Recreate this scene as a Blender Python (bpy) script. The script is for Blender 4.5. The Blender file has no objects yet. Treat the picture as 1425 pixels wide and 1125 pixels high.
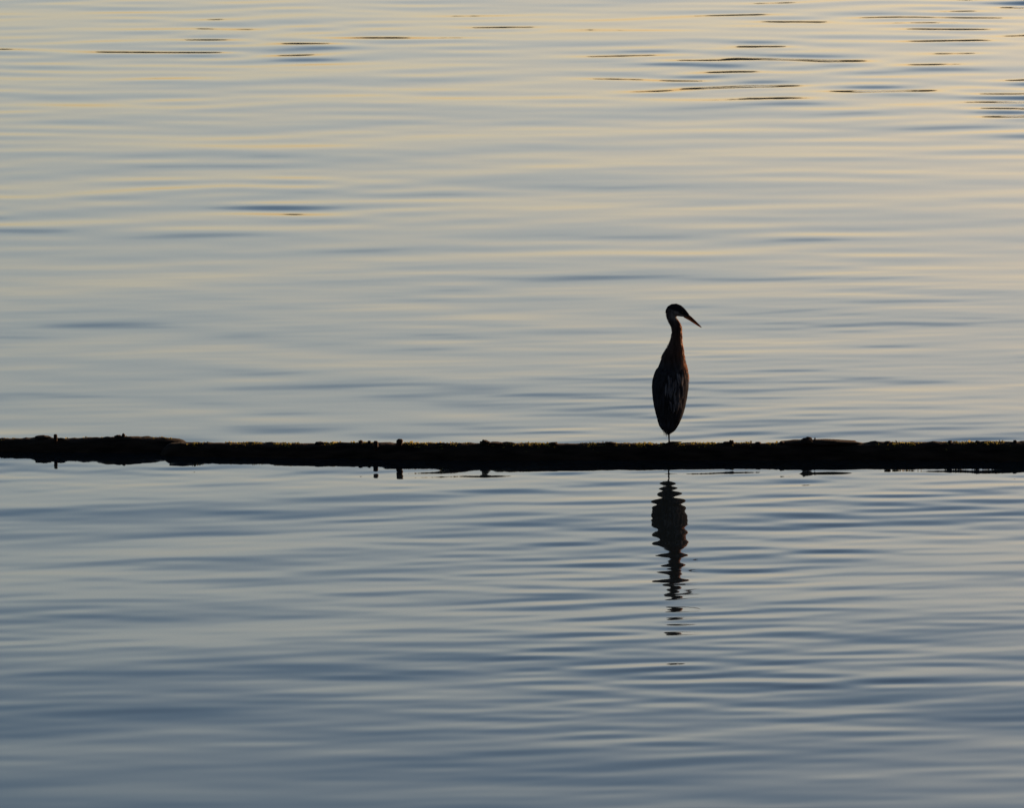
import bpy, bmesh, math, random
import numpy as np
from mathutils import Vector, noise, Matrix

random.seed(11)
rng = np.random.default_rng(11)
C = bpy.context.scene
R_ = math.radians

# ------------------------------------------------------------------ camera
DIST, ALPHA = 40.0, R_(11.0)               # ground distance to the heron, depression of its foot
CAM_H = DIST * math.tan(ALPHA)
SLANT = math.hypot(DIST, CAM_H)
S = 0.0047                                  # metres per photo pixel at the heron
Q = S / SLANT
PITCH = ALPHA - math.atan(73.5 * Q)
cam = bpy.data.cameras.new("camera")
cam.sensor_width = 36.0
cam.lens = 36.0 / (1425 * Q)
cam.clip_start, cam.clip_end = 0.5, 20000
cam.dof.use_dof = True
cam.dof.focus_distance = SLANT
cam.dof.aperture_fstop = cam.lens / 20.0
camo = bpy.data.objects.new("camera", cam)
C.collection.objects.link(camo)
camo.location = (0, 0, CAM_H)
camo.rotation_euler = (R_(90) - PITCH, 0, 0)
C.camera = camo

# ------------------------------------------------------------------ light
SUN_AZ, SUN_EL = R_(45), R_(7)              # azimuth from the view axis towards the right
w = bpy.data.worlds.new("World"); C.world = w; w.use_nodes = True
wn = w.node_tree.nodes; wl = w.node_tree.links
sky = wn.new("ShaderNodeTexSky"); sky.sky_type = 'NISHITA'; sky.sun_disc = False
sky.sun_elevation = R_(4); sky.sun_rotation = SUN_AZ
sky.air_density = 1.0; sky.dust_density = 2.0; sky.ozone_density = 2.15
bg = wn["Background"]; bg.inputs[1].default_value = 0.15
# added sky tint shaping the light by elevation: warm low, dim towards zenith
wtc = wn.new("ShaderNodeTexCoord"); wsp = wn.new("ShaderNodeSeparateXYZ"); wrp = wn.new("ShaderNodeValToRGB"); wmx = wn.new("ShaderNodeMix")
wl.new(wtc.outputs["Generated"], wsp.inputs[0]); wl.new(wsp.outputs["Z"], wrp.inputs[0])
SKY_TINT = [(0, (.98, .87, 1.06)), (4.5, (1.09, .95, 1.02)), (8, (1.26, 1.03, .99)), (11.5, (1.38, 1.15, 1.06)), (15, (.70, .73, .82)), (18, (.51, .57, .68)), (26, (.45, .47, .53)), (60, (.25, .235, .235))]
cr = wrp.color_ramp
while len(cr.elements) < len(SKY_TINT): cr.elements.new(.5)
for e_, (a_, c_) in zip(cr.elements, SKY_TINT): e_.position = math.sin(R_(a_)); e_.color = (*c_, 1)
wmx.data_type = 'RGBA'; wmx.blend_type = 'MULTIPLY'; wmx.inputs[0].default_value = 1
wl.new(sky.outputs[0], wmx.inputs[6]); wl.new(wrp.outputs[0], wmx.inputs[7]); wl.new(wmx.outputs[2], bg.inputs[0])
sd = bpy.data.lights.new("sun", 'SUN'); sd.energy = 4.8; sd.angle = R_(0.5); sd.color = (1.0, 0.62, 0.36)
so = bpy.data.objects.new("sun", sd); C.collection.objects.link(so)
to_sun = Vector((math.sin(SUN_AZ) * math.cos(SUN_EL), math.cos(SUN_AZ) * math.cos(SUN_EL), math.sin(SUN_EL)))
so.rotation_euler = to_sun.to_track_quat('Z', 'Y').to_euler()
so.location = to_sun * 60
C.view_settings.view_transform = 'Standard'; C.view_settings.look = 'None'
C.view_settings.gamma = 1.0; C.view_settings.exposure = 1.62
C.cycles.max_bounces = 6

# ------------------------------------------------------------------ helpers
def ray(px, py):
    f = Vector((0, math.cos(PITCH), -math.sin(PITCH))); u = Vector((0, math.sin(PITCH), math.cos(PITCH)))
    return (f + Vector((1, 0, 0)) * ((px - 712.5) * Q) + u * ((562.5 - py) * Q))
def on_water(px, py):
    d = ray(px, py); t = CAM_H / -d.z
    return Vector((d.x * t, d.y * t, 0))

def link(name, me, parent=None, mat=None):
    o = bpy.data.objects.new(name, me); C.collection.objects.link(o)
    if parent: o.parent = parent
    if mat: me.materials.append(mat)
    return o
def mesh(name, v, f, smooth=True):
    me = bpy.data.meshes.new(name); me.from_pydata([tuple(p) for p in v], [], f)
    if smooth: me.polygons.foreach_set("use_smooth", [True] * len(me.polygons))
    me.update(); return me
def empty(name, loc):
    o = bpy.data.objects.new(name, None); C.collection.objects.link(o); o.location = loc; o.empty_display_size = .1
    return o
def tag(o, label, cat, group=None):
    o["label"] = label; o["category"] = cat
    if group: o["group"] = group
    return o
def fbm(p, n=4):
    return noise.fractal(Vector(p), 1.0, 2.0, n)

def mat(name):
    m = bpy.data.materials.new(name); m.use_nodes = True
    return m, m.node_tree.nodes, m.node_tree.links, m.node_tree.nodes["Principled BSDF"]
def noise_mat(name, c1, c2, scale, rough=.85, stretch=(1, 1, 1), bump=0.0, bscale=None, spec=.3):
    m, n, l, b = mat(name)
    tc = n.new("ShaderNodeTexCoord"); mp = n.new("ShaderNodeMapping"); mp.inputs["Scale"].default_value = stretch
    nz = n.new("ShaderNodeTexNoise"); nz.inputs["Scale"].default_value = scale; nz.inputs["Detail"].default_value = 6
    cr = n.new("ShaderNodeValToRGB")
    cr.color_ramp.elements[0].position = .33; cr.color_ramp.elements[0].color = (*c1, 1)
    cr.color_ramp.elements[1].position = .68; cr.color_ramp.elements[1].color = (*c2, 1)
    l.new(tc.outputs["Object"], mp.inputs[0]); l.new(mp.outputs[0], nz.inputs[0])
    l.new(nz.outputs[0], cr.inputs[0]); l.new(cr.outputs[0], b.inputs["Base Color"])
    b.inputs["Roughness"].default_value = rough; b.inputs["Specular IOR Level"].default_value = spec
    if bump:
        bn = n.new("ShaderNodeBump"); bn.inputs["Strength"].default_value = 1; bn.inputs["Distance"].default_value = bump
        l.new(nz.outputs[0], bn.inputs["Height"]); l.new(bn.outputs[0], b.inputs["Normal"])
    return m
def feather_mat(name, c1, c2, trans, scale=60, attr=False, stretch=(1, 1, .12)):
    """feathers: diffuse vane with some light coming through; colours from the plumage map or two tones"""
    m, n, l, b = mat(name)
    n.remove(b)
    tc = n.new("ShaderNodeTexCoord"); mp = n.new("ShaderNodeMapping"); mp.inputs["Scale"].default_value = stretch
    nz = n.new("ShaderNodeTexNoise"); nz.inputs["Scale"].default_value = scale; nz.inputs["Detail"].default_value = 4
    l.new(tc.outputs["Object"], mp.inputs[0]); l.new(mp.outputs[0], nz.inputs[0])
    if attr:
        at = n.new("ShaderNodeAttribute"); at.attribute_name = "plumage"
        mr = n.new("ShaderNodeMapRange"); mr.inputs[1].default_value = .3; mr.inputs[2].default_value = .7
        mr.inputs[3].default_value = .55; mr.inputs[4].default_value = 1.35
        mx = n.new("ShaderNodeVectorMath"); mx.operation = 'SCALE'
        l.new(nz.outputs[0], mr.inputs[0]); l.new(at.outputs["Color"], mx.inputs[0]); l.new(mr.outputs[0], mx.inputs["Scale"])
        col = mx.outputs[0]
    else:
        cr = n.new("ShaderNodeValToRGB")
        cr.color_ramp.elements[0].position = .35; cr.color_ramp.elements[0].color = (*c1, 1)
        cr.color_ramp.elements[1].position = .65; cr.color_ramp.elements[1].color = (*c2, 1)
        l.new(nz.outputs[0], cr.inputs[0]); col = cr.outputs[0]
    d = n.new("ShaderNodeBsdfDiffuse"); t = n.new("ShaderNodeBsdfTranslucent"); mxs = n.new("ShaderNodeMixShader")
    mxs.inputs[0].default_value = trans
    l.new(col, d.inputs[0]); l.new(col, t.inputs[0]); l.new(d.outputs[0], mxs.inputs[1]); l.new(t.outputs[0], mxs.inputs[2])
    l.new(mxs.outputs[0], n["Material Output"].inputs[0])
    return m

# ------------------------------------------------------------------ water
def build_water():
    a1 = np.arange(0, 7.0, .07); a2 = 7 + np.cumsum(np.geomspace(.08, 12, 70)); a2 = a2[a2 < 176]
    pos = np.concatenate([a1, a2]); ang = np.radians(np.concatenate([-pos[:0:-1], pos]))
    r1 = np.geomspace(.6, 26.5, 150); r2 = np.concatenate([np.arange(26.55, 48, .025), np.arange(48, 78, .035)]); r3 = np.geomspace(78.1, 6000, 260)
    rr = np.concatenate([r1, r2, r3])
    na, nr = len(ang), len(rr)
    A, RR = np.meshgrid(ang, rr)
    X, Y = RR * np.sin(A), RR * np.cos(A)
    dlat = RR * np.abs(np.gradient(ang))[None, :]; drad = np.repeat(np.gradient(rr)[:, None], na, 1)
    # wave groups: slow fields that make calm slicks and livelier patches
    def field(seed, lx, ly, n=14):
        g = np.random.default_rng(seed); s = np.zeros_like(X)
        for _ in range(n):
            s += np.sin(X * g.normal(0, 1 / lx) + Y * g.normal(0, 1 / ly) + g.uniform(0, 6.28))
        return s / math.sqrt(n / 2)
    p1, p2, p3 = field(1, 1.6, 4.0), field(2, 1.2, 2.5), field(3, 2.2, 6.0)
    sm = lambda x, a, b: (lambda t: t * t * (3 - 2 * t))(np.clip((x - a) / (b - a), 0, 1))
    far = sm(Y, 44, 64)
    burst = np.clip(p2, 0, 3) ** 1.5          # gusty patches of steeper wavelets
    near = .42 + .58 * sm(Y, 30.5, 37)
    amp_mid = (1 + .25 * p1) * (1 - .4 * far) * near
    amp_fine = (.45 + .35 * burst + .62 * sm(X, -1.5, .6) * (1 - .42 * sm(X, 1.5, 2.6)) * (1 - sm(Y, 39, 44))) * (1 - sm(Y, 39.5, 41.5) * .5) * (1 - sm(Y, 43, 52) * .4) * (.22 + .78 * sm(Y, 30, 34.5)) * (1 + .5 * sm(Y, 31.5, 33) * (1 - sm(Y, 36, 38)) * sm(X, -.5, .6) * (1 - sm(X, 1.5, 2.4)))
    burst2 = np.clip(field(5, 1.0, 1.6), 0, 3) ** 1.3
    lap = np.exp(-((Y - 39.35) / .55) ** 2)
    amp_gust = sm(Y, 40, 62) * (.34 + .44 * burst2) * (.85 + .75 * sm(X, 0, 6) + .2 * sm(-X, 3, 6))
    amp_swell = (1 + .25 * p3) * near
    Z = np.zeros_like(X)
    g = np.random.default_rng(77)
    def add(n, l0, l1, slope, tilt, spread, amp):
        nonlocal Z
        lam = np.exp(g.uniform(math.log(l0), math.log(l1), n)); th = g.normal(R_(tilt), R_(spread), n); ph = g.uniform(0, 6.28, n)
        for L, t, p in zip(lam, th, ph):
            k = 2 * math.pi / L; kx, ky = -k * math.sin(t), k * math.cos(t)
            kr = kx * np.sin(A) + ky * np.cos(A); kt = kx * np.cos(A) - ky * np.sin(A)
            q = np.maximum(np.abs(kr) * drad, np.abs(kt) * dlat)
            fade = np.clip(1.6 - q / .9, 0, 1)
            Z += amp * fade * (slope * math.sqrt(2.0 / n) / k) * np.sin(kx * X + ky * Y + p)
    add(30, 1.4, 5.5, WAVE[0], 3, 27, amp_swell)
    add(44, .45, 1.4, WAVE[1], 6, 20, amp_mid)
    add(56, .13, .42, WAVE[2], 7, 10, amp_fine)
    add(36, .45, 1.1, WAVE[3], 2, 13, amp_gust)
    add(40, .12, .32, .013, 0, 34, lap)
    v = np.stack([X, Y, Z], -1).reshape(-1, 3)
    i = np.arange(nr - 1)[:, None] * na + np.arange(na)[None, :]
    j = np.arange(nr - 1)[:, None] * na + (np.arange(na)[None, :] + 1) % na
    f = np.stack([i, i + na, j + na, j], -1).reshape(-1, 4)
    me = bpy.data.meshes.new("water")
    me.vertices.add(len(v)); me.vertices.foreach_set("co", v.astype(np.float32).ravel())
    me.loops.add(f.size); me.loops.foreach_set("vertex_index", f.astype(np.int32).ravel())
    me.polygons.add(len(f)); me.polygons.foreach_set("loop_start", np.arange(0, f.size, 4, dtype=np.int32))
    me.polygons.foreach_set("use_smooth", np.ones(len(f), bool))
    me.update(calc_edges=True); me.validate()
    m, n, l, b = mat("lake_water")
    b.inputs["Base Color"].default_value = (.006, .010, .013, 1)
    b.inputs["Roughness"].default_value = .03; b.inputs["IOR"].default_value = 1.333
    o = link("water", me, None, m); o["kind"] = "structure"
    return o
WAVE = (.0070, .0064, .0152, .0345)
build_water()

# ------------------------------------------------------------------ far shore and the added shading bluff the camera stands on
def shore_h(az):
    return 9 + 7.0 * max(0, min(1, (az + 6) / 14)) * max(0, min(1, (34 - az) / 10)) + 1.2 * math.sin(az * .9) + .8 * math.sin(az * 2.3 + 1)
def build_hills():
    v, f = [], []
    azs = [(-40 + i * .5) for i in range(157)]; rs = [360, 364, 372, 390, 420, 480, 600]
    pro = [-1.0, .3, .75, 1.0, 1.1, .9, -.1]
    for az in azs:
        for r, p in zip(rs, pro):
            rr = r + 8 * math.sin(az * .35)
            v.append((rr * math.sin(R_(az)), rr * math.cos(R_(az)), max(-1.0, shore_h(az) * p)))
    n = len(rs)
    for i in range(len(azs) - 1):
        for k in range(n - 1):
            a = i * n + k; f.append((a, a + n, a + n + 1, a + 1))
    o = link("hills", mesh("hills", v, f), None, noise_mat("far_shore_ground", (.025, .03, .018), (.05, .045, .03), .2)); o["kind"] = "structure"
    v, f = [], []
    for _ in range(900):                     # ragged conifers of the far wood
        az = random.uniform(-39, 37); r = random.uniform(366, 430) + 8 * math.sin(az * .35)
        z0 = shore_h(az) * .6; h = random.uniform(7, 14) * (1 + .25 * max(0, min(1, (az - 1) / 5)))
        x, y = r * math.sin(R_(az)), r * math.cos(R_(az))
        for t in range(4):
            zb = z0 + h * (.08 + .22 * t); zt = z0 + h * (.42 + .2 * t) if t < 3 else z0 + h
            rad = h * .2 * (1 - .22 * t); b0 = len(v); ph = random.random() * 6
            for q in range(8):
                a = ph + q * math.pi / 4; rr = rad * random.uniform(.7, 1.15)
                v.append((x + rr * math.cos(a), y + rr * math.sin(a), zb + random.uniform(-.04, .04) * h))
            v.append((x, y, zt))
            for q in range(8): f.append((b0 + q, b0 + (q + 1) % 8, b0 + 8))
    o = link("far_woods", mesh("far_woods", v, f, False), None, noise_mat("conifer_needles", (.018, .03, .015), (.04, .06, .03), 1.2)); o["kind"] = "stuff"
    tag(o, "dark conifer wood along the far shore", "woods")
    # unseen bluff under the camera, added to shade the near sides of things
    v, f = [], []
    xs = [-140 + i * 7 for i in range(41)]; ys = [1.5, 0, -4, -10, -18, -28, -40, -60]; zs = [-1.0, 5.9, 6.1, 9, 17, 28, 38, 44]
    for x in xs:
        for y, z in zip(ys, zs):
            curve = abs(x) * .02
            dz = fbm((x * .05, y * .08, 3)) * max(0, z - 6.1) * .25
            v.append((x, y - abs(x) ** 1.5 * .012, z + dz))
    n = len(ys)
    for i in range(len(xs) - 1):
        for k in range(n - 1):
            a = i * n + k; f.append((a, a + 1, a + n + 1, a + n))
    o = link("shading_bluff", mesh("shading_bluff", v, f), None, noise_mat("shading_bluff_ground", (.012, .016, .008), (.035, .035, .02), .6)); o["kind"] = "structure"
build_hills()

# ------------------------------------------------------------------ logs
bark = noise_mat("wet_bark", (.005, .004, .003), (.026, .018, .013), 22, .95, (.25, 1, 1), bump=.008, spec=.06)
old_wood = noise_mat("weathered_wood", (.006, .005, .004), (.028, .019, .014), 40, .95, (.4, 1, 1), bump=.004, spec=.06)
iron = noise_mat("rusty_iron", (.006, .005, .004), (.03, .014, .009), 60, .9, spec=.1)
moss_m = feather_mat("moss", (.016, .017, .005), (.24, .21, .06), .58, 25, stretch=(1, 1, 1))

def interp(tab, x):
    xs = [t[0] for t in tab]
    return [float(np.interp(x, xs, [t[k] for t in tab])) for k in range(1, len(tab[0]))]
def log_axis(tab, px, R):
    top, base = interp(tab, px)
    p = on_water(px, base)
    s = Q * math.hypot(p.y, CAM_H)
    c = ((base - top) * s - R) / math.cos(ALPHA)
    return Vector((p.x, p.y, c))
def build_log(name, tab, R, seed, step=3.0, ns=48):
    x0, x1 = tab[0][0], tab[-1][0]
    root = empty(name, log_axis(tab, min(max((x0 + x1) / 2, x0), x1), R) * 1.0)
    root.location.z = 0
    pxs = []
    x = x0
    while x <= x1:
        pxs.append(x); x += step if -60 < x < 1480 else step * 4
    rings = []
    v, f = [], []
    L = len(pxs)
    for i, px in enumerate(pxs):
        c = log_axis(tab, px, R)
        e = min(i, L - 1 - i); endr = min(1.0, (.55 + .45 * math.sqrt(min(1, e / 5))) if e < 5 else 1)
        for k in range(ns):
            a = 2 * math.pi * k / ns
            d = Vector((0, math.cos(a), math.sin(a)))
            q = (c.x * .9 + seed, d.y * .9, d.z * .9)
            n1 = fbm((q[0] * 1.6, q[1] * 1.5, q[2] * 1.5), 3)
            n2 = fbm((c.x * 5 + seed, d.y * 7, d.z * 7), 4)
            n3 = noise.noise(Vector((c.x * 30 + seed, d.y * 9, d.z * 9)))
            rad = R * endr * (1 + .018 * n1 + .022 * n2 + .014 * n3)
            crest = max(0, d.z) ** 3 * (.010 * max(0, fbm((c.x * 6.5 + seed, d.y * 3, 7), 4)) + .008 * max(0, fbm((c.x * 19 + seed, d.y * 9, 2), 2) - .1))
            v.append(c + d * (rad + crest) - root.location)
    for i in range(L - 1):
        for k in range(ns):
            a, b = i * ns + k, i * ns + (k + 1) % ns
            f.append((a, a + ns, b + ns, b))
    f.append(tuple(range(ns))); f.append(tuple(range((L - 1) * ns, L * ns))[::-1])
    link("bark", mesh("bark", v, f), root, bark)
    return root, tab, R
def top_point(log, px, a=90.0):
    root, tab, R = log
    return log_axis(tab, px, R) + Vector((0, math.cos(R_(a)), math.sin(R_(a)))) * R * 1.005 - root.location
def lump(name, log, px, w, h, d, seed, m=old_wood, a=90, sink=.35, pointy=0.0):
    bm = bmesh.new(); bmesh.ops.create_icosphere(bm, subdivisions=3, radius=1)
    c = top_point(log, px, a)
    for vt in bm.verts:
        n = vt.co.normalized(); k = 1 + .35 * fbm(n * 1.7 + Vector((seed, 0, 0))) + .12 * fbm(n * 5 + Vector((0, seed, 0)))
        p = n * k
        if pointy and p.z > 0: p.x *= 1 - pointy * p.z
        vt.co = Vector((p.x * w, p.y * d, p.z * h)) + c + Vector((0, 0, h * (1 - 2 * sink)))
    me = bpy.data.meshes.new(name); bm.to_mesh(me); bm.free()
    me.polygons.foreach_set("use_smooth", [True] * len(me.polygons))
    return link(name, me, log[0], m)
def peg(log, px, top_py, base_py, wpx, lean=0, flare=0.0, seed=0, m=iron):
    """stub standing on the water side of the log; its foot is buried in the wood"""
    p = on_water(px, base_py); ht = (base_py - top_py) * S / math.cos(ALPHA); r = wpx * S / 2
    v, f = [], []; ns = 10
    zs = [-.03, .02, .05, ht * .75, ht * .93, ht]; rs = [1.1, 1.1, 1.05, 1 + flare * .6, 1 + flare, .72]
    for z, k in zip(zs, rs):
        for i in range(ns):
            a = 2 * math.pi * i / ns; rr = r * k * (1 + .16 * noise.noise(Vector((math.cos(a) * 2 + seed, math.sin(a) * 2, z * 20))))
            v.append(p + Vector((rr * math.cos(a) + lean * z, rr * math.sin(a), z)) - log[0].location)
    for j in range(len(zs) - 1):
        for i in range(ns):
            a, b = j * ns + i, j * ns + (i + 1) % ns; f.append((a, b, b + ns, a + ns))
    f.append(tuple(range(len(zs) * ns - ns, len(zs) * ns)))
    return link("peg", mesh("peg", v, f), log[0], m)
def moss(log, spans, n, seed):
    g = random.Random(seed); v, f = [], []
    tot = sum((b - a) * wt for a, b, wt in spans)
    for a0, b0, wt in spans:
        for _ in range(int(n * (b0 - a0) * wt / tot)):
            px = g.uniform(a0, b0)
            if fbm((px * .022 + seed, 0, 1), 4) + g.uniform(-.2, .2) < .0: continue
            ang = g.gauss(84, 12); p = top_point(log, px, ang)
            up = Vector((0, math.cos(R_(ang)), math.sin(R_(ang))))
            hh = g.uniform(.003, .009) * (1.9 if g.random() < .08 else 1) * (1 + .8 * max(0, fbm((px * .06, seed, 2), 2)))
            for q in range(4):
                t = Vector((g.uniform(-1, 1), g.uniform(-1, 1), 0)).normalized(); w_ = g.uniform(.003, .007)
                o = p + Vector((g.uniform(-.012, .012), g.uniform(-.012, .012), -.004))
                tip = o + (up + Vector((g.uniform(-.6, .6), g.uniform(-.6, .6), 0))) * hh
                b = len(v); v += [o - t * w_, o + t * w_, tip + t * w_ * .5, tip - t * w_ * .5]; f.append((b, b + 1, b + 2, b + 3))
    o = link("moss", mesh("moss", v, f, False), log[0], moss_m); o["kind"] = "stuff"
    return o

LEFT = [(-900, 611, 627), (-200, 611, 626.5), (0, 610.6, 626), (40, 610.5, 626.2), (55, 608.5, 626.2), (85, 610.8, 626.5), (110, 610.4, 626.5), (160, 608.8, 626.5), (178, 607.5, 626.5),
        (232, 609.5, 626.5), (252, 612.5, 626.7), (262, 615.0, 627), (272, 619, 627.5)]
MAIN = [(219, 626, 632), (226, 621, 632), (238, 617.2, 632), (264, 616.4, 632), (300, 616.5, 632.2), (370, 617, 632.5), (420, 617.3, 633), (500, 616, 633.8),
        (560, 617, 635), (640, 617, 636), (700, 617, 635.5), (780, 618, 635), (931, 617.3, 636), (1075, 617, 636), (1160, 617, 634.5), (1280, 616.5, 635.5), (1380, 615.5, 636), (1425, 616, 636), (2300, 617, 638)]
left_log = build_log("floating_log", LEFT, .145, 3.1)
tag(left_log[0], "shorter dark floating log at the left, one rounded end tucked behind the longer log", "log")
main_log = build_log("floating_log", MAIN, .155, 9.7)
tag(main_log[0], "long dark mossy floating log that the heron stands on", "log")

moss(main_log, [(262, 300, .7), (300, 480, 1.0), (480, 520, .6), (560, 600, 1.0), (600, 700, .9), (700, 1000, 1.25), (1000, 1080, .8), (1190, 1425, .75), (1425, 1700, .4)], 3000, 4)
moss(left_log, [(-200, 240, .3)], 160, 8)
for px, w_, h_, d_, sd_ in [(502, .016, .012, .03, 1), (514, .012, .010, .02, 2), (523, .010, .009, .02, 3), (675, .030, .016, .04, 4), (690, .05, .006, .04, 5),
                            (1018, .017, .017, .03, 6), (1012, .03, .008, .04, 7), (1055, .018, .008, .03, 8), (1088, .02, .010, .03, 9), (1235, .02, .010, .02, 10),
                            (1322, .016, .010, .03, 11), (1360, .016, .009, .02, 12), (1412, .014, .012, .02, 13), (770, .03, .010, .03, 14), (848, .04, .010, .03, 15), (445, .03, .008, .03, 16)]:
    lump("knot", main_log, px, w_, h_, d_, sd_ * 3.3)
for px, w_, h_, d_, sd_ in [(165, .025, .012, .03, 21), (172, .012, .018, .02, 22), (60, .05, .010, .04, 23)]:
    lump("knot", left_log, px, w_, h_, d_, sd_ * 3.3)
lump("bark_slab", main_log, 1138, .26, .020, .07, 41.7, old_wood, 88, .4)
lump("knot", main_log, 1123, .045, .030, .05, 47.0, old_wood, 88, .35)
lump("knot", main_log, 1134, .010, .028, .012, 49.0, old_wood, 88, .3, .5)
peg(left_log, 77.5, 604.6, 629.2, 4.6, 0, .15, 1)
peg(main_log, 523, 614.2, 637.6, 6.5, 0, .05, 2)
peg(main_log, 553.5, 611.5, 636.6, 7.5, .12, .25, 3)
splint = lump("splinter", left_log, 84, .032, .010, .012, 55.0, old_wood, 100, .3)

# ------------------------------------------------------------------ heron
FOOT = Vector((1.027, 40.0, 0)); FOOT.z = (636 - 616.6) * S / math.cos(ALPHA)
heron = empty("heron", FOOT)
tag(heron, "dark long-necked heron standing on one leg on the mossy log, bill to the right", "bird")
K = S / 4.889
KZ = K / math.cos(ALPHA)
def HX(zx): return (zx - 445) * K
def HZ(zy): return (1056 - zy) * KZ
#        zy    xl   xr   depth ratio  centre y
TOR = [(1004, 424, 440, .7, -.075), (994, 421, 455, .7, -.074), (975, 409, 478, .75, -.070), (950, 388, 496, .8, -.062), (920, 375, 514, .85, -.05), (880, 361, 530, .9, -.035),
       (850, 353, 540, .92, -.024), (810, 345, 550, .95, -.012), (760, 338, 559, .95, 0), (720, 334, 565, .95, .008), (680, 333, 570, .95, .016), (640, 336, 569, .95, .022),
       (600, 347, 565, .95, .028), (575, 356, 560, .95, .030), (540, 371, 552, .95, .032), (500, 386, 541, .95, .032), (460, 400, 534, .95, .030), (430, 418, 534, .95, .028),
       (400, 436, 531, .95, .026), (370, 449, 528, .95, .026), (340, 459, 527, .95, .026), (310, 463, 526, .95, .026), (290, 462, 526, .95, .026), (270, 455, 521, .95, .026),
       (250, 443, 513, .9, .026), (230, 435, 503, .9, .026), (215, 429, 494, .9, .026), (200, 425, 490, .85, .026), (185, 423, 492, .8, .026), (170, 424, 490, .75, .026)]
TOR.sort()
def tor(zy):
    xl, xr, kd, cy = interp(TOR, zy)
    a = (xr - xl) * .5 * K
    return HX((xl + xr) / 2), a, a * kd, cy
def TZ(zy):
    """height on the body for a level seen at zy: the body leans, so its lower end sits nearer than the neck"""
    return HZ(zy) - (tor(zy)[3] - .026) * math.tan(ALPHA)
def surf(th, zy, off=0.0):
    """point on the plumage: th = 0 faces the camera, positive towards the right"""
    cx, a, b, cy = tor(zy)
    n = Vector((math.sin(th), -math.cos(th), 0))
    return Vector((cx + a * math.sin(th), cy - b * math.cos(th), TZ(zy))) + n * off
def rings(pts, ns=20):
    """closed loft through (centre, ru, rv, u, v)"""
    v, f = [], []
    for c, ru, rv, u, w_ in pts:
        for i in range(ns):
            a = 2 * math.pi * i / ns; v.append(c + u * (ru * math.cos(a)) + w_ * (rv * math.sin(a)))
    for j in range(len(pts) - 1):
        for i in range(ns):
            a, b = j * ns + i, j * ns + (i + 1) % ns; f.append((a, b, b + ns, a + ns))
    f.append(tuple(range(ns))[::-1]); f.append(tuple(range(len(pts) * ns - ns, len(pts) * ns)))
    return v, f
def tube(path, ns=10):
    """path of (point, radius)"""
    out = []
    for i, (p, r) in enumerate(path):
        d = (path[min(i + 1, len(path) - 1)][0] - path[max(i - 1, 0)][0]).normalized()
        u = d.orthogonal().normalized(); w_ = d.cross(u)
        if i: u = (pu - d * pu.dot(d)).normalized(); w_ = d.cross(u)
        pu = u; out.append((p, r, r, u, w_))
    return rings(out, ns)
VV, FF = [], []
def put(vf):
    b = len(VV); VV.extend(vf[0]); FF.extend([tuple(i + b for i in q) for q in vf[1]])
X_, Y_, Z_ = Vector((1, 0, 0)), Vector((0, 1, 0)), Vector((0, 0, 1))
put(rings([(Vector((tor(z)[0], tor(z)[3], TZ(z))), tor(z)[1], tor(z)[2], X_, Y_) for z in np.linspace(1004, 170, 90)], 28))
HEADP = [(424, 186, 9), (432, 176, 22), (446, 166, 34), (464, 159.5, 41), (486, 158.5, 43), (508, 165, 40), (528, 175, 33), (546, 184.5, 25), (560, 193, 18), (572, 200, 13)]
hp = []
for i, (a, b, r) in enumerate(HEADP):
    a0, b0, _ = HEADP[max(i - 1, 0)]; a1, b1, _ = HEADP[min(i + 1, len(HEADP) - 1)]
    d = Vector((HX(a1) - HX(a0), 0, HZ(b1) - HZ(b0))).normalized(); u = Vector((-d.z, 0, d.x))
    hp.append((Vector((HX(a), .026, HZ(b))), r * K, r * K * .78, u, Y_))
put(rings(hp, 20))
# standing leg: thigh in the belly, ankle, thin shank, foot with three front toes and a hind toe closed on the log
lx, ly = HX(443), -.028
put(tube([(Vector((HX(452), -.015, HZ(900))), .030), (Vector((HX(448), -.02, HZ(960))), .018), (Vector((lx, ly + .006, HZ(975))), .0085), (Vector((lx, ly + .008, HZ(1000))), .0062),
          (Vector((lx + .001, ly + .012, HZ(1030))), .0056), (Vector((lx + .002, ly + .018, .012)), .0062), (Vector((lx + .004, ly + .022, .001)), .0085)]))
fo = Vector((lx + .004, ly + .020, .003))
for ang, ln in ((20, .085), (52, .095), (85, .08), (225, .05)):
    d = Vector((math.cos(R_(ang)), math.sin(R_(ang)), 0))
    dr = lambda t: -((fo.y + d.y * t) ** 2) / (2 * .155) - .001      # toes follow the round of the log
    put(tube([(fo + d * (ln * q) + Vector((0, 0, dr(ln * q))), r) for q, r in ((0, .0072), (.35, .0062), (.7, .0055), (.92, .0042), (1.05, .0022))], 8))
tmp = link("tmp", mesh("tmp", VV, FF))
rm = tmp.modifiers.new("r", 'REMESH'); rm.mode = 'VOXEL'; rm.voxel_size = .0034; rm.use_smooth_shade = True
smd = tmp.modifiers.new("s", 'SMOOTH'); smd.iterations = 3; smd.factor = .5
dg = bpy.context.evaluated_depsgraph_get()
bme = bpy.data.meshes.new_from_object(tmp.evaluated_get(dg)); bme.name = "body"
bpy.data.objects.remove(tmp)
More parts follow.
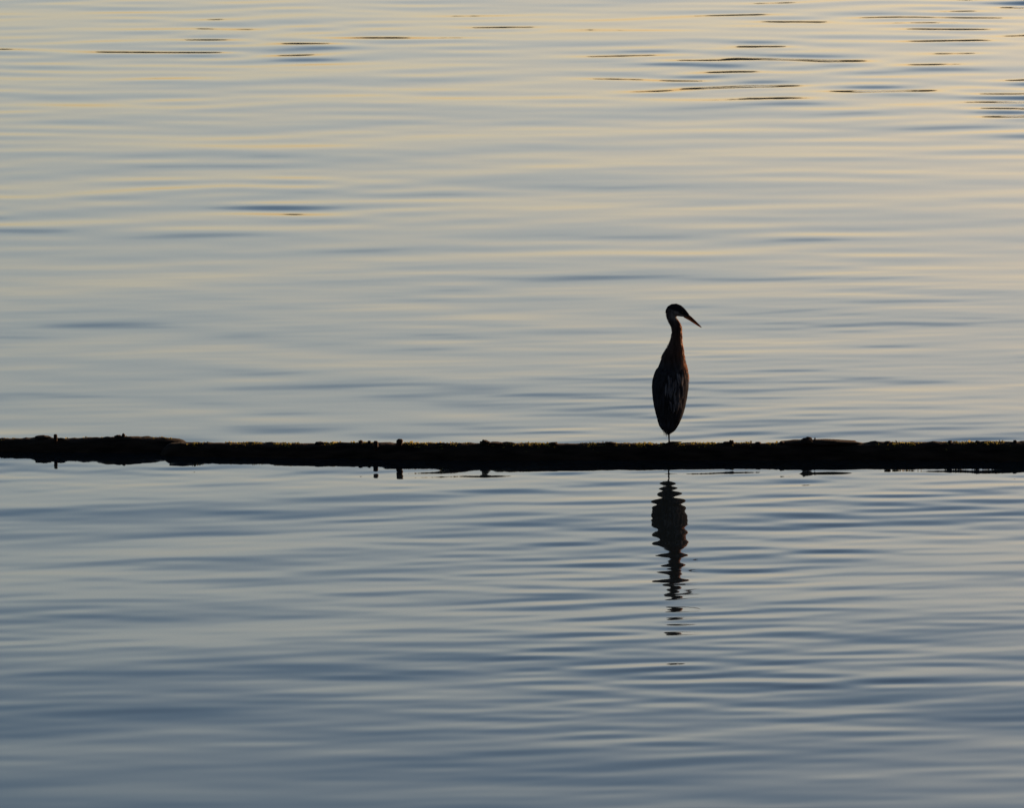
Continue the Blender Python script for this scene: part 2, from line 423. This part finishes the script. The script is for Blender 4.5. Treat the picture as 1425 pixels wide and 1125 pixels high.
# plumage map: slate body, rufous-grey neck, white face under a black crown, dark leg
co = np.empty(len(bme.vertices) * 3); bme.vertices.foreach_get("co", co); co = co.reshape(-1, 3)
zx = co[:, 0] / K + 445; zy = 1056 - co[:, 2] / KZ
colr = np.empty((len(co), 4)); colr[:, 3] = 1
def sm_(x, a, b):
    t = np.clip((x - a) / (b - a), 0, 1); return t * t * (3 - 2 * t)
def mixc(c, w_): colr[:, :3] = colr[:, :3] * (1 - w_[:, None]) + np.array(c)[None] * w_[:, None]
colr[:, :3] = (.032, .032, .036)
mixc((.050, .032, .027), 1 - sm_(zy, 440, 560))
mixc((.045, .035, .034), 1 - sm_(zy, 260, 330))
front = sm_(zx, 515, 532) * (1 - sm_(zy, 560, 640))
mixc((.12, .075, .055), front * .8)
mixc((.15, .145, .15), (1 - sm_(zy, 200, 240)) * sm_(zx, 430, 470))
crown = 1 - sm_(zy - (zx - 430) * .30, 138, 152)
mixc((.012, .012, .016), crown)
mixc((.012, .012, .016), sm_(zx, 500, 515) * (1 - sm_(np.abs(zy - (168 + (zx - 515) * .45)), 9, 13)))
mixc((.02, .018, .016), sm_(zy, 985, 1003))
ca = bme.color_attributes.new("plumage", 'FLOAT_COLOR', 'POINT'); ca.data.foreach_set("color", colr.ravel())
bme.materials.clear()
link("body", bme, heron, feather_mat("plumage", None, None, .12, 70, attr=True))

# bill, eye, crest
horn = feather_mat("bill_horn", (.22, .10, .04), (.42, .20, .085), .5, 60, stretch=(1, 1, 1))
dark_horn = feather_mat("bill_ridge", (.04, .022, .014), (.11, .05, .025), .3, 60, stretch=(1, 1, 1))
def mandible(name, pts, m):
    out = []
    for i, (a, b, r, wd) in enumerate(pts):
        a0, b0 = pts[max(i - 1, 0)][:2]; a1, b1 = pts[min(i + 1, len(pts) - 1)][:2]
        d = Vector((HX(a1) - HX(a0), 0, HZ(b1) - HZ(b0))).normalized()
        out.append((Vector((HX(a), .026, HZ(b))), r * K, wd * K, Vector((-d.z, 0, d.x)), Y_))
    return link(name, mesh(name, *rings(out, 14)), heron, m)
mandible("upper_bill", [(550, 190, 13, 13), (566, 199, 12.5, 11), (590, 216, 10, 9), (620, 241, 7, 6), (645, 262, 4, 3.5), (660, 275.5, 1.6, 1.5), (664, 279.5, .5, .5)], dark_horn)
mandible("lower_bill", [(545, 202, 10, 12), (560, 210, 9.5, 10), (585, 226, 7.5, 8), (612, 246, 5.5, 5.5), (638, 265, 3.2, 3), (654, 276, 1.4, 1.4), (661, 280, .5, .5)], horn)
eb = bmesh.new(); bmesh.ops.create_uvsphere(eb, u_segments=14, v_segments=10, radius=.0052)
bmesh.ops.translate(eb, verts=eb.verts, vec=Vector((HX(530), .026 - .0215, HZ(172))))
eme = bpy.data.meshes.new("eye"); eb.to_mesh(eme); eb.free()
link("eye", eme, heron, noise_mat("amber_eye", (.05, .035, .008), (.09, .06, .012), 300, .15))

# feathers laid over the body surface
def blade(V, F, th, zy, ln, wd, tip=.5, lift=.003, swing=0.0, hang=0.0, n=7, twist=0.0, tuck=.004):
    """one feather from (th, zy) down the body; ln, wd in metres"""
    dz = ln / KZ; b0 = len(V)
    for i in range(n + 1):
        t = i / n; z_ = zy + dz * t; thc = th + swing * t
        zc = min(z_, 1003); over = max(0, z_ - 1003) * KZ
        cx, a, b, cy = tor(zc); per = max(.02, (a + b) / 2)
        wv = wd * (min(1, .45 + 2.2 * t) if t < .3 else 1) * (1 - max(0, (t - (1 - tip)) / tip) ** 1.8)
        da = wv / per
        for q in (-.5, 0, .5):
            p = surf(thc + da * q * math.cos(twist), zc, lift - tuck * max(0, 1 - 5 * t) + .0022 * (1 - abs(q) * 2) + hang * t ** 1.4 + wv * q * math.sin(twist))
            V.append(p - Vector((0, 0, over)))
    for i in range(n):
        for q in (0, 1):
            a = b0 + i * 3 + q; F.append((a, a + 1, a + 4, a + 3))
def side_wing(side, m):
    V, F = [], []; g = random.Random(5 + side)
    inner, outer = (R_(-8), R_(-128)) if side < 0 else (R_(34), R_(140))
    rows = [(560, .09, .030, 9), (610, .10, .030, 10), (660, .12, .030, 10), (715, .13, .028, 10), (770, .15, .026, 10), (830, .15, .022, 9)]
    for k, (z0, ln, wd, n) in enumerate(rows):
        for i in range(n):
            t = (i + .5 * (k % 2)) / n
            th = inner + (outer - inner) * t
            blade(V, F, th, z0 + g.uniform(-8, 8) - 18 * math.sin(t * 3), ln * g.uniform(.85, 1.1), wd * g.uniform(.9, 1.15), .45, .0012 + .0007 * (len(rows) - k), swing=(R_(0) - th) * (.05 + .03 * k), n=6, tuck=.008)
    return link("wing", mesh("wing", V, F), heron, m)
wing_m = feather_mat("wing_feathers", (.012, .012, .014), (.032, .032, .037), .10, 90)
side_wing(-1, wing_m); side_wing(1, wing_m)
# tail and wing tips hanging below the body
V, F = [], []; g = random.Random(3)
for i in range(9):
    blade(V, F, R_(-100 + 24 * i), 905 + g.uniform(-10, 10), .095 * g.uniform(.85, 1.02), .022, .5, .003, hang=.002)
for i, (th, ln) in enumerate(((-62, .108), (-30, .118), (-5, .112), (40, .100))):
    blade(V, F, R_(th), 905, ln * .95, .016, .5, .0045, hang=.004 if i < 2 else 0)
for th, z0, ln, wd, hg in ((-84, 880, .112, .010, .009), (-70, 900, .108, .008, .013), (70, 890, .095, .012, .004)):
    blade(V, F, R_(th), z0, ln, wd, .4, .003, hang=hg, twist=.9 if th < 0 else -.6)
link("tail", mesh("tail", V, F), heron, feather_mat("tail_feathers", (.016, .016, .02), (.05, .05, .06), .18, 90))
# pale lance-shaped plumes over the back
V, F = [], []; g = random.Random(8)
for i in range(46):
    t = g.random(); z0 = 560 + 230 * t
    blade(V, F, R_(g.uniform(-16, 44)), z0, g.uniform(.05, .10), g.uniform(.007, .014), .7, .006 + g.uniform(0, .004), swing=R_(g.uniform(-9, 9)), hang=.003, n=6)
link("back_plumes", mesh("back_plumes", V, F), heron, feather_mat("pale_plumes", (.024, .024, .028), (.19, .18, .19), .2, 45))
# loose plumes down the front of the neck and chest, lit through from behind
V, F = [], []; g = random.Random(12)
for i in range(230):
    z0 = g.triangular(320, 590, 470)
    blade(V, F, R_(g.gauss(94, 17)), z0, g.uniform(.04, .09), g.uniform(.003, .006), .8, .001, swing=R_(g.uniform(-10, 10)), hang=g.uniform(.001, .013), n=6, twist=g.uniform(-1.2, 1.2))
for i in range(90):
    blade(V, F, R_(g.gauss(92, 22)), g.uniform(215, 340), g.uniform(.015, .03), .004, .8, .0005, hang=g.uniform(.001, .005), n=4, twist=g.uniform(-1.2, 1.2))
link("neck_plumes", mesh("neck_plumes", V, F), heron, feather_mat("rufous_plumes", (.14, .08, .055), (.50, .34, .26), .62, 60))
V, F = [], []; g = random.Random(14)
for i in range(70):                                   # soft fringe down the nape
    z0 = g.uniform(165, 470)
    blade(V, F, R_(g.gauss(-92, 16)), z0, g.uniform(.012, .028), .004, .8, .0003, hang=g.uniform(.0005, .004), n=4, twist=g.uniform(-1.2, 1.2))
link("nape_fringe", mesh("nape_fringe", V, F), heron, feather_mat("nape_down", (.20, .13, .10), (.55, .45, .38), .62, 60))
for dy, (px0, py0, px1, py1) in ((0, (452, 126, 412, 182)), (.006, (448, 132, 418, 190))):
    p0, p1 = Vector((HX(px0), .026 + dy, HZ(py0))), Vector((HX(px1), .030 + dy, HZ(py1)))
    md = (p0 + p1) / 2 + Vector((-.004, 0, .002))
    link("crest_plume", mesh("crest_plume", *tube([(p0, .002), (md, .0016), (p1, .0006)], 6)), heron, noise_mat("crest_black", (.01, .01, .012), (.02, .02, .025), 80))
